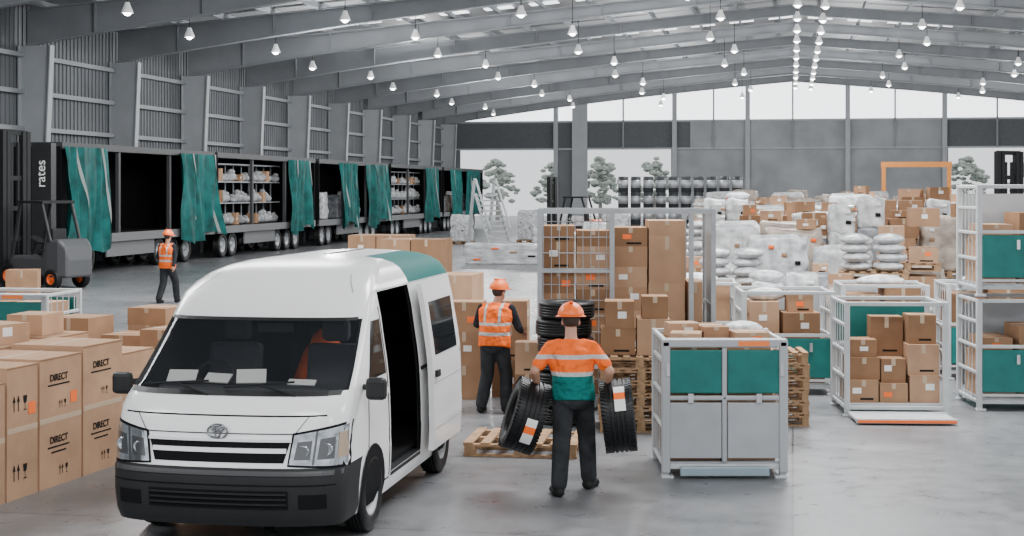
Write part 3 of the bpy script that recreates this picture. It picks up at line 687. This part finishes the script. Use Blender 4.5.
# ------------------------------------------------------------ PEOPLE
def remesh(o,vs,it=4):
    r=o.modifiers.new('r','REMESH'); r.mode='VOXEL'; r.voxel_size=vs; r.use_smooth_shade=True
    s=o.modifiers.new('s','SMOOTH'); s.iterations=it; s.factor=.5
def hand(m,wr,d,nrm,s,curl=.6,k=1.):
    d=Vector(d).normalized(); nrm=Vector(nrm); nrm=(nrm-d*nrm.dot(d)).normalized(); sd=d.cross(nrm)*s; wr=Vector(wr)
    for i,(o_,L) in enumerate(((-.033,.075),(-.011,.082),(.011,.08),(.033,.072))):
        kn=wr+d*L*k+sd*o_*k; m.limb(wr+sd*o_*.6*k,kn,.0145*k,.012*k,8)
        p=kn; dd=d.copy()
        for j,sl in enumerate((.040,.026,.02)):
            sl*=(.85,1.05,1.,.8)[i]*k; dd=(dd*math.cos(curl)+nrm*math.sin(curl)).normalized() if j==0 else (Matrix.Rotation(curl*.8,3,d.cross(nrm))@dd)
            q_=p+dd*sl; m.limb(p,q_,(.0098-.0008*j)*k,(.009-.0008*j)*k,8); p=q_
    t0=wr+d*.02*k+sd*(-.03)*k; t1=t0+(d*.6-sd*.6+nrm*.5).normalized()*.045*k; t2=t1+(d*.8+nrm*.5).normalized()*.035*k
    m.limb(t0,t1,.014*k,.011*k,8); m.limb(t1,t2,.011*k,.009*k,8)
BASEJ=dict(pelvis=(0,0,.95),waist=(0,0,1.1),chest=(0,0,1.3),neck=(0,0,1.47),head=(0,.03,1.63),
 shR=(.19,0,1.41),elR=(.26,-.03,1.13),wrR=(.27,.07,.9),hdR=(0,.2,-1),nmR=(-1,0,0),shL=(-.19,0,1.41),elL=(-.26,-.03,1.13),wrL=(-.27,.07,.9),hdL=(0,.2,-1),nmL=(1,0,0),
 hipR=(.09,0,.92),knR=(.11,.03,.5),anR=(.11,0,.1),hipL=(-.09,0,.92),knL=(-.11,.03,.5),anL=(-.11,0,.1),toeR=(.02,.17),toeL=(-.02,.17))
def torso(m,J,g,top=True,B=1.):
    pv,wa,ch,nk=[Vector(J[k_]) for k_ in('pelvis','waist','chest','neck')]; ax=(Vector(J['shR'])-Vector(J['shL'])); ax.z*=.5; ax.normalize()
    up=(nk-pv).normalized(); dy=up.cross(ax).normalized()
    seq=[(pv-up*.09,.165,.118),(pv,.168,.125),(wa,.155,.115),(ch-up*.05,.18,.122),(ch+up*.06,.188,.115),(nk-up*.06,.145,.085),(nk,.07,.065)]
    if g<0: seq[0]=(seq[0][0],.12,.09)
    if not top: seq=seq[:-1]+[(nk-up*.01,.082,.072)]
    n_=20; rs=[]
    for c,a,b_ in seq: rs.append([c+ax*(a*B+g)*math.cos(t)+dy*(b_*B+g)*math.sin(t) for t in [2*math.pi*i/n_ for i in range(n_)]])
    m.rings(rs)
def person(label,loc,rz,over,top_mat,sleeve='short',vest=None,scale=1.,helmet=orange,vox=.009,headrot=0.,B=1.1):
    J=dict(BASEJ); J.update(over); V={k_:Vector(v_) for k_,v_ in J.items() if isinstance(v_,tuple) and len(v_)==3}
    e=thing('person',label,'person',loc,rz); e.scale=(scale,)*3
    m=MB(); torso(m,J,-.012)
    m.limb(V['neck']-Vector((0,0,.03)),V['head']-Vector((0,.01,.05)),.06,.054)
    for s,S in((1,'R'),(-1,'L')):
        m.limb(V['sh'+S],V['el'+S],.048,.042); m.limb(V['el'+S],V['wr'+S],.045,.03); hand(m,V['wr'+S],J['hd'+S],J['nm'+S],s,over.get('curl',.5),1.05)
        m.limb(V['hip'+S],V['kn'+S],.078,.052); m.limb(V['kn'+S],V['an'+S],.052,.036)
    T=Matrix.Translation(V['head'])@Matrix.Rotation(headrot,4,'Z'); m.M=T
    m.ell((0,0,.03),.076,.096,.10); m.ell((0,.03,-.045),.056,.066,.07); m.ell((0,.098,-.012),.012,.018,.026); m.ell((0,.085,-.058),.024,.012,.01); m.ell((0,.085,.025),.05,.015,.012)
    for s in(-1,1): m.ell((s*.078,0,-.005),.012,.022,.033)
    m.M=Matrix(); b_=m.obj('body',skin,e); remesh(b_,vox,3)
    hm=MB(); hm.M=T
    for s in(-1,1): hm.ell((s*.03,.088,.008),.012,.008,.007,n=8)
    hm.obj('eyes',ink,e,smooth=True)
    hh=MB(); hh.M=T; hh.ell((0,-.012,.035),.083,.098,.10,z0=-.75); hh.obj('hair',hairm,e,smooth=True)
    hm=MB(); hm.M=T@Matrix.Rotation(rad(-4),4,'X'); hm.ell((0,0,.055),.125,.145,.13,n=24,z0=0.)
    hm.lathe([(.125,.05),(.143,.045),(.143,.052),(.125,.06)],n=24); hm.box(0,.145,.045,.16,.09,.012); hm.box(0,0,.172,.035,.2,.02)
    hm.obj('helmet',helmet,e,smooth=True)
    tm=MB(); torso(tm,J,.018,top=False,B=B)
    for S in 'RL':
        a=V['sh'+S]; c=V['el'+S]; mid=a+(c-a)*.72
        if sleeve=='short': tm.limb(a,mid,.060,.066)
        else: tm.limb(a,c,.066,.056); tm.limb(c,c+(V['wr'+S]-c)*.93,.056,.042)
        tm.limb(a+(V['neck']-a)*.4-Vector((0,0,.01)),a,.055,.058)
    t_=tm.obj('shirt',top_mat,e); remesh(t_,max(.012,vox),3)
    if vest:
        vm=MB(); torso(vm,J,.034,top=False,B=B)
        for S in 'RL': a=V['sh'+S]; vm.limb(a+(V['neck']-a)*.45-Vector((0,0,.01)),a+(V['neck']-a)*.1,.06,.064)
        v_=vm.obj('safety_vest',vest,e); remesh(v_,.012,3)
    pm=MB(); n_=18; rs=[]
    for dz,a,bq in((.03,.162,.118),(-.04,.175,.13),(-.1,.172,.13),(-.16,.12,.1)):
        c=V['pelvis']+Vector((0,0,dz)); rs.append([c+Vector((a*B*math.cos(t),bq*B*math.sin(t),0)) for t in [2*math.pi*i/n_ for i in range(n_)]])
    pm.rings(rs[::-1])
    for S in 'RL': pm.limb(V['hip'+S],V['kn'+S],.1*B,.08*B); pm.limb(V['kn'+S],V['an'+S]+Vector((0,0,.02)),.08*B,.07*B)
    p_=pm.obj('trousers',trous,e); remesh(p_,max(.012,vox),3)
    for S in 'RL':
        a=V['an'+S]; tx,ty=J['toe'+S]; bm=MB(); z=a.z-.1; tz=z
        bm.limb(a+Vector((0,0,.04)),(a.x,a.y,z+.06),.055,.055); bm.limb((a.x-.1*tx,a.y-.03,z+.045),(a.x+tx,a.y+ty,tz+.038),.048,.04); bm.limb((a.x-.02,a.y,z+.045),(a.x+tx*.8+.015,a.y+ty*.75,tz+.038),.048,.038)
        o_=bm.obj('boot',mat('black_boot',(.012,.012,.012),.6,spec=.2),e); remesh(o_,.011,3)
    return e
polo=band_mat('orange_teal_work_shirt',[(0,TEALC),(1.085,SILV),(1.12,ORG),(1.24,SILV),(1.275,ORG)])
vestm=band_mat('orange_hi_vis_vest',[(0,ORG),(1.02,SILV),(1.065,ORG),(1.15,SILV),(1.195,ORG)],vert=(.085,.12,1.2))
px0,py0=.56,13.9
person('person in orange and teal shirt and helmet walking, carrying two tyres',(px0,py0,0),0,
 dict(pelvis=(0.01,0,.94),waist=(0,0,1.07),chest=(-.01,.03,1.24),neck=(-.01,.07,1.42),head=(-.01,.12,1.57),
  shR=(.185,.03,1.345),shL=(-.205,.03,1.345),elR=(.34,-.07,1.13),elL=(-.35,-.07,1.13),wrR=(.32,.08,.95),wrL=(-.32,.08,.95),
  hdR=(.2,.0,-1),hdL=(-.2,.0,-1),nmR=(1,0,0),nmL=(-1,0,0),curl=.5,
  hipR=(.09,0,.9),hipL=(-.08,0,.9),knR=(.14,.20,.51),anR=(.16,.16,.1),knL=(-.10,-.02,.5),anL=(-.13,-.20,.1),toeR=(.07,.16),toeL=(-.05,.17)),polo,vox=.008,B=1.1)
def loose_tyre(x,y,z,tilt,yaw,label,base_a=72):
    e=thing('tyre',label,'tyre',(x,y,z)); e.rotation_euler=(0,tilt,yaw)
    w_=.30; m=MB().lathe(tyre_prof(.34,w_,.2),axis='x',n=48,close=True)
    for i in range(60):
        a=2*math.pi*i/60
        for s in(-1,1):
            m.M=Matrix.Rotation(a,4,'X')@Matrix.Translation((s*.108,0,.335))@Matrix.Rotation(s*.35,4,'Z'); m.box(0,0,-.006,.075,.02,.010)
    m.M=Matrix(); m.obj('rubber_carcass',rubber,e,smooth=False)
    s=MB()
    for i in range(7):
        s.M=Matrix.Rotation(rad(base_a-i*6),4,'X')@Matrix.Translation((0.03,0,.344)); s.box(0,0,0,.10,.037,.003,0 if 2<i<5 and base_a>60 else 1)
    s.obj('tyre_label',[orange,paper],e,label='paper sticker on the tread')
    return e
loose_tyre(px0-.44,py0+.07,.70,rad(18),rad(6),'black tyre with white sticker tilted in a hand',125)
loose_tyre(px0+.43,py0+.07,.70,rad(-6),rad(-4),'black tyre with orange and white sticker, held in a hand')
person('person in orange hi-vis vest and dark jumper bending over cartons',(-.22,18.9,0),rad(-18),
 dict(neck=(-.02,.12,1.44),chest=(0,.06,1.29),head=(-.0,.19,1.57),shR=(.2,.08,1.37),shL=(-.2,.08,1.37),elL=(-.3,.15,1.15),wrL=(-.2,.38,1.08),elR=(.29,.14,1.12),wrR=(.25,.38,1.05),hdL=(.1,1,-.2),hdR=(.1,1,-.2),nmL=(0,0,-1),nmR=(0,0,-1),
  anL=(-.15,-.1,.1),anR=(.14,.06,.1),knR=(.13,.1,.5)),navy,'long',vestm,scale=.95,B=1.12,headrot=-.4)
person('person in orange hi-vis vest and helmet walking across the hall',(-8.55,37.2,0),rad(-25),
 dict(knR=(.1,.2,.52),anR=(.1,.25,.1),anL=(-.1,-.2,.1),knL=(-.1,-.02,.5),wrR=(.28,-.12,.92),wrL=(-.27,.2,.95)),navy,'long',vestm,vox=.014,B=1.15)
person('person in orange hi-vis top leaning low inside the van',(-1.60,13.75,.44),rad(170),
 dict(pelvis=(0,-.15,.66),waist=(0,-.05,.74),chest=(0,.12,.82),neck=(0,.26,.90),head=(0,.38,.94),shR=(.19,.2,.89),shL=(-.19,.2,.89),elR=(.26,.3,.67),elL=(-.26,.3,.67),wrR=(.2,.45,.57),wrL=(-.2,.45,.57),
  hipR=(.09,-.15,.64),hipL=(-.09,-.15,.64),knR=(.12,.1,.37),knL=(-.12,.1,.37),anR=(.11,-.12,.1),anL=(-.11,-.12,.1)),mat('orange_cloth',ORG,.8),'long',None,vox=.014,B=1.)
# ------------------------------------------------------------ big marked cartons
ang=rad(-14.9); ax=Vector((math.sin(-ang),math.cos(ang),0)); lf=Vector((-ax.y,ax.x,0)); O=Vector((-4.55,13.33,0))
def icons(par,x,y0,z0,h):
    m=MB(); X=x+.003
    def q(pts): m.add([(X,y0+a*h,z0+b*h) for a,b in pts],[tuple(range(len(pts)))])
    for o_ in(0,.45): q([(o_+.12,.0),(o_+.2,0),(o_+.2,.6),(o_+.12,.6)]); q([(o_,.58),(o_+.32,.58),(o_+.16,1)])
    o=1.1; q([(o,.9),(o+.45,.9),(o+.38,.5),(o+.25,.4),(o+.2,.4),(o+.07,.5)]); q([(o+.2,.05),(o+.25,.05),(o+.25,.42),(o+.2,.42)]); q([(o+.05,0),(o+.4,0),(o+.4,.06),(o+.05,.06)])
    m.obj('handling_symbols',ink,par,label='black printed arrows and glass symbol')
def bigbox(s0,s1,t0,t1,h,z=0,deco=0):
    w=t1-t0; d=s1-s0; p=O+ax*(s0+s1)/2+lf*(t0+t1)/2
    e=thing('large_cardboard_box','large brown shipping carton with printed handling marks','box',(p.x,p.y,z),ang,'large shipping cartons')
    m=MB().box(0,0,0,w,d-.015,h); m.box(0,0,h,.06,d-.02,.002,1)
    m.box(w/2+.001,0,h*.5,.003,d-.02,.05,1); m.box(w/2+.0005,0,h*.985,.003,d-.02,.012,2)
    m.obj('carton',[card[1],tape,card[2],ink],e)
    if deco&1: icons(e,w/2,-d*.32,h*.66,.15); icons(e,w/2,-d*.32,h*.14,.15)
    if deco&8: icons(e,w/2,-d*.05,h*.08,.10); icons(e,w/2,-d*.05,h*.6,.08)
    if deco&2:
        text_mesh('DIRECT','printed_text',.09,ink,e,(w/2+.004,-.04,h*.84),(rad(90),0,rad(90)),bold=.002); text_mesh('DIRECT','printed_text',.09,ink,e,(w/2+.004,-.04,h*.36),(rad(90),0,rad(90)),bold=.002)
        for zz,ww in((.78,.5),(.30,.5),(.26,.34)): MB().box(w/2+.002,-.04,h*zz,.003,d*ww,.014).obj('printed_bar',ink,e)
    if deco&4: MB().box(w/2+.002,d*.3,h*.62,.003,.11,.11).obj('label_sticker',orange,e)
    return e
bigbox(-.75,.08,0,.9,1.08,0,1); bigbox(.1,.6,0,.88,1.2,0,1|4)
bigbox(.62,1.36,0,.85,1.22,0,2|4|8); bigbox(1.38,2.14,0,.8,1.27,0,2|8)
bigbox(.2,1.2,.9,1.7,1.2); bigbox(1.25,2.14,.87,1.6,1.24); bigbox(2.2,3.0,.1,.85,1.1); bigbox(2.25,3.0,.9,1.7,1.25); bigbox(-.75,.15,.95,1.8,1.1)
random.seed(21)
for (s,t,hs) in((3.6,.2,(.4,.45,.4)),(3.7,.75,(.4,.42,.35)),(4.4,.1,(.42,.4,.45)),(3.7,1.4,(.45,.4,.5)),(4.4,.8,(.4,.4,.42,.2)),(5.2,.3,(.4,.5,.45)),(5.2,1.2,(.4,.5,.4))):
    z=0; p=O+ax*s+lf*t
    for h in hs: carton(p.x,p.y,z,.5,.55,h,ang+random.uniform(-.05,.05),group='cartons beside the teal crate'); z+=h
for (s,t,z,w,d,h,r_) in((1.0,1.3,1.2,.45,.5,.18,.2),(1.75,1.2,1.24,.5,.4,.2,-.3),(2.6,1.3,1.25,.4,.5,.22,.1)):
    p=O+ax*s+lf*t; carton(p.x,p.y,z+.003,w,d,h,ang+r_,group='loose cartons on large cartons')
# ------------------------------------------------------------ trailers
strap=mat('pale_strap',(.30,.34,.33),.7)
def curtain(par,y0,y1,x,sl=0.,zb=.95,zt=4.2,seed=0):
    rs=[];N=64;K=14
    def P(s,t):
        wv=.88+.12*abs(t-.6)*1.6+.05*math.sin(seed+t*5); yc=(y0+y1)/2
        y=yc+(y0+(y1-y0)*s-yc)*wv+sl*t+.10*noise.noise(Vector((s*3,t*3,seed)))
        z=zt+(zb-zt)*t+t*(.22*math.sin(s*6+seed)+.03*math.sin(s*23))
        f=noise.noise(Vector((s*11+t*1.2,t*1.,seed)))
        return (x+.30*f*(.5+.6*t)+.04*math.sin(s*34+seed+t*2)+.12*t,y,z)
    for k_ in range(K+1): rs.append([P(i/N,k_/K) for i in range(N+1)])
    m=MB(); m.rings(rs,cap=False,close=False); c=m.obj('curtain',tealcloth,par,smooth=True,label='bunched teal tarpaulin curtain')
    for s0,t1 in ((.3,.75),(.85,1.)):
        rs=[]
        for k_ in range(K+1):
            t=k_/K*t1; a=Vector(P(s0+.06*t,t)); b_=Vector(P(s0+.025+.06*t,t)); rs.append([a+Vector((.03,0,0)),b_+Vector((.03,0,0))])
        MB().rings(rs,cap=False,close=False).obj('strap',strap,c,label='pale webbing strap')
    return c
def trailer(v0_,L,cur):
    e=thing('trailer','dark curtain-sided trailer with open side and bunched teal curtains','trailer',W(-23,v0_),BR,'parked curtain-sided trailers')
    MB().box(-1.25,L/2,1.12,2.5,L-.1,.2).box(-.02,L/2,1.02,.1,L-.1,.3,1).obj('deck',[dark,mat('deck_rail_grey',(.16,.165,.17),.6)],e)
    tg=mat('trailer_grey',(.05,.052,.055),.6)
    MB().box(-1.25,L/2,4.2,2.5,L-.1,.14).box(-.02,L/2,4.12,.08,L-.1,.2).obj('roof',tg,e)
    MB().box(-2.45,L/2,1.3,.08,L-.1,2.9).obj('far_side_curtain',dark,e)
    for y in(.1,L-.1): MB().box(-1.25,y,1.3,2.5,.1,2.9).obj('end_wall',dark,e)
    for y in(L/3,2*L/3): MB().box(-.1,y,1.3,.12,.15,2.9).obj('post',tg,e)
    for i in range(3):
        wheel(e,-.35,L*.62+i*1.25,.52,.52,.3,.29,1,steel)
        wheel(e,-2.1,L*.62+i*1.25,.52,.52,.3,.29,-1,steel)
    for y in (1.2,2.3): wheel(e,-.35,y,.52,.52,.3,.29,1,steel)
    for q in(-.9,-1.6): MB().box(q,L/2,.75,.12,L-1,.37).obj('chassis_rail',dark,e)
    MB().box(-.15,L*.42,.5,.06,L*.3,.5).obj('side_guard',mat('deck_rail_grey',(.16,.165,.17),.6),e)
    for c_ in cur: curtain(e,c_[0],c_[1],.12,c_[2],seed=c_[0]+v0_)
trailer(44.5,13,[(-.1,3.1,.2),(9.0,12.9,.2)])
trailer(57.7,12.8,[(8.6,11.8,-.1)])
trailer(71,13,[(3.2,6.4,.1),(8.0,12.7,0)])
trailer(84.5,13,[(7.8,11.3,.1)])
trailer(98,13,[(1.5,5.,.1),(6.6,11.4,0)])
m=MB(); m.ell((0,0,.28),.36,.3,.28); m.ell((.1,.0,.55),.2,.2,.15); G0=m.obj('parcel',mat('cast_grey',(.42,.43,.44),.5,n=.4,sc=3),smooth=True)
tag(G0,'grey wrapped bulky parcel standing on a trailer shelf','parcel','grey parcels on trailer shelves'); firstg=True
random.seed(8)
for (va,n_) in((58.3,9),(85.2,9)):
    e=thing('goods_shelf','grey steel shelf rack loaded inside the trailer','shelf',W(-24.0,va,1.32),BR)
    for i in range(n_+1): MB().box(0,i*.95,0,.05,.05,2.6).obj('upright',steel,e)
    for z in(.9,1.8,2.55): MB().box(0,n_*.475,z,.9,n_*.95,.05).obj('shelf_board',steel,e)
    for i in range(n_*2):
        for z in(1.32,2.27,3.17):
            if random.random()<.12: continue
            p=W(-23.75,va+.3+i*.475,z)
            if random.random()<.12: carton(p[0],p[1],z,.4,.4,random.uniform(.3,.55),BR,group='cartons on trailer shelves'); continue
            o=G0 if firstg else G0.copy()
            if not firstg: COL.objects.link(o)
            firstg=False; o.location=p; o.rotation_euler=(0,0,random.random()*6); s=random.uniform(.5,.85); o.scale=(s,s,s*random.uniform(.8,1.3) if z<3 else s*.9)
for v in (72.,73.3,76.,79.,100.,102.,105,108,110):
    p=W(-23.9,v,1.32); wl(p[0],p[1],1.32,BR,random.choice((0,3,1,5)),'loads on trailer decks')
# ------------------------------------------------------------ forklifts
def forklift(x,y,rz,label,h=4.2,s=1.,body=None):
    e=thing('forklift',label,'forklift',(x,y,0),rz); e.scale=(s,s,s)
    bm_=body or mat('forklift_black',(.03,.03,.032),.4)
    MB().box(0,-1.1,.35,1.1,1.5,.5).obj('chassis_body',bm_,e,bevel=.08)
    rs=[]
    for y_,zt,w_ in((-1.5,.85,1.1),(-1.7,1.25,1.12),(-2.05,1.3,1.08),(-2.25,1.1,.95),(-2.32,.75,.85)): rs.append([(-w_/2,y_,.3),(w_/2,y_,.3),(w_/2,y_,zt),(-w_/2,y_,zt)])
    MB().rings(rs).obj('counterweight',bm_,e,bevel=.06)
    m=MB()
    for sx2 in(-.52,.52):
        m.cyl((sx2,-1.8,1.2),(sx2,-1.5,2.2),.045,n=8).cyl((sx2,-.45,.8),(sx2,-.75,2.2),.045,n=8)
    m.box(0,-1.12,2.2,1.15,.9,.07); m.obj('overhead_guard',blackp,e)
    MB().box(0,-1.3,.85,.5,.5,.16).box(0,-1.55,1.0,.48,.12,.55).obj('seat',blackp,e,bevel=.04)
    MB().cyl((0,-.6,.8),(0,-.8,1.25),.03,n=8).cyl((0,-.79,1.22),(0,-.82,1.27),.17,n=16).obj('steering_wheel',blackp,e)
    m=MB()
    for sx2 in(-.42,-.27,.27,.42): m.box(sx2,.0,.1,.12,.16,h)
    for z in(.4,1.2,2.,2.8,h): m.box(0,.02,z,.85,.08,.12)
    m.box(-.1,.02,.2,.07,.07,h-.4).box(.12,.02,.2,.07,.07,h-.4); m.obj('mast',blackp,e)
    m=MB().box(0,.14,.2,1.0,.06,.5).box(-.3,.65,.12,.12,1.05,.05).box(.3,.65,.12,.12,1.05,.05); m.obj('fork_carriage',blackp,e)
    for sx2 in(-.5,.5): wheel(e,sx2,-.35,.32,.32,.22,.16,1 if sx2>0 else -1,orange); wheel(e,sx2,-1.85,.26,.26,.2,.13,1 if sx2>0 else -1,orange)
    return e
forklift(-14.45,43.6,rad(62),'black forklift truck with tall mast beside the trailers',4.0,1.1,mat('forklift_dark_grey',(.06,.062,.066),.5))
forklift(15.9,48,rad(25),'black forklift truck standing among pallet loads',3.5,1.12)
forklift(1.9,71,rad(70),'orange and black forklift truck near the platform ladder',3.0,1.1,orange)
bp=thing('sign_pillar','tall black mast pillar with small white vertical lettering','pillar',(-14.45,46.3,0),rad(-5)); MB().box(0,0,0,.62,.4,4.25).obj('pillar_body',blackp,bp)
text_mesh('rates','printed_text',.42,paper,bp,(0,-.21,3.3),(rad(90),rad(-90),0))
for i,(x,y) in enumerate(((-12.9,39.6),(-13.9,38.8))):
    carton(x,y,0,.8,.8,.7,.2,0,group='cartons by the forklift')
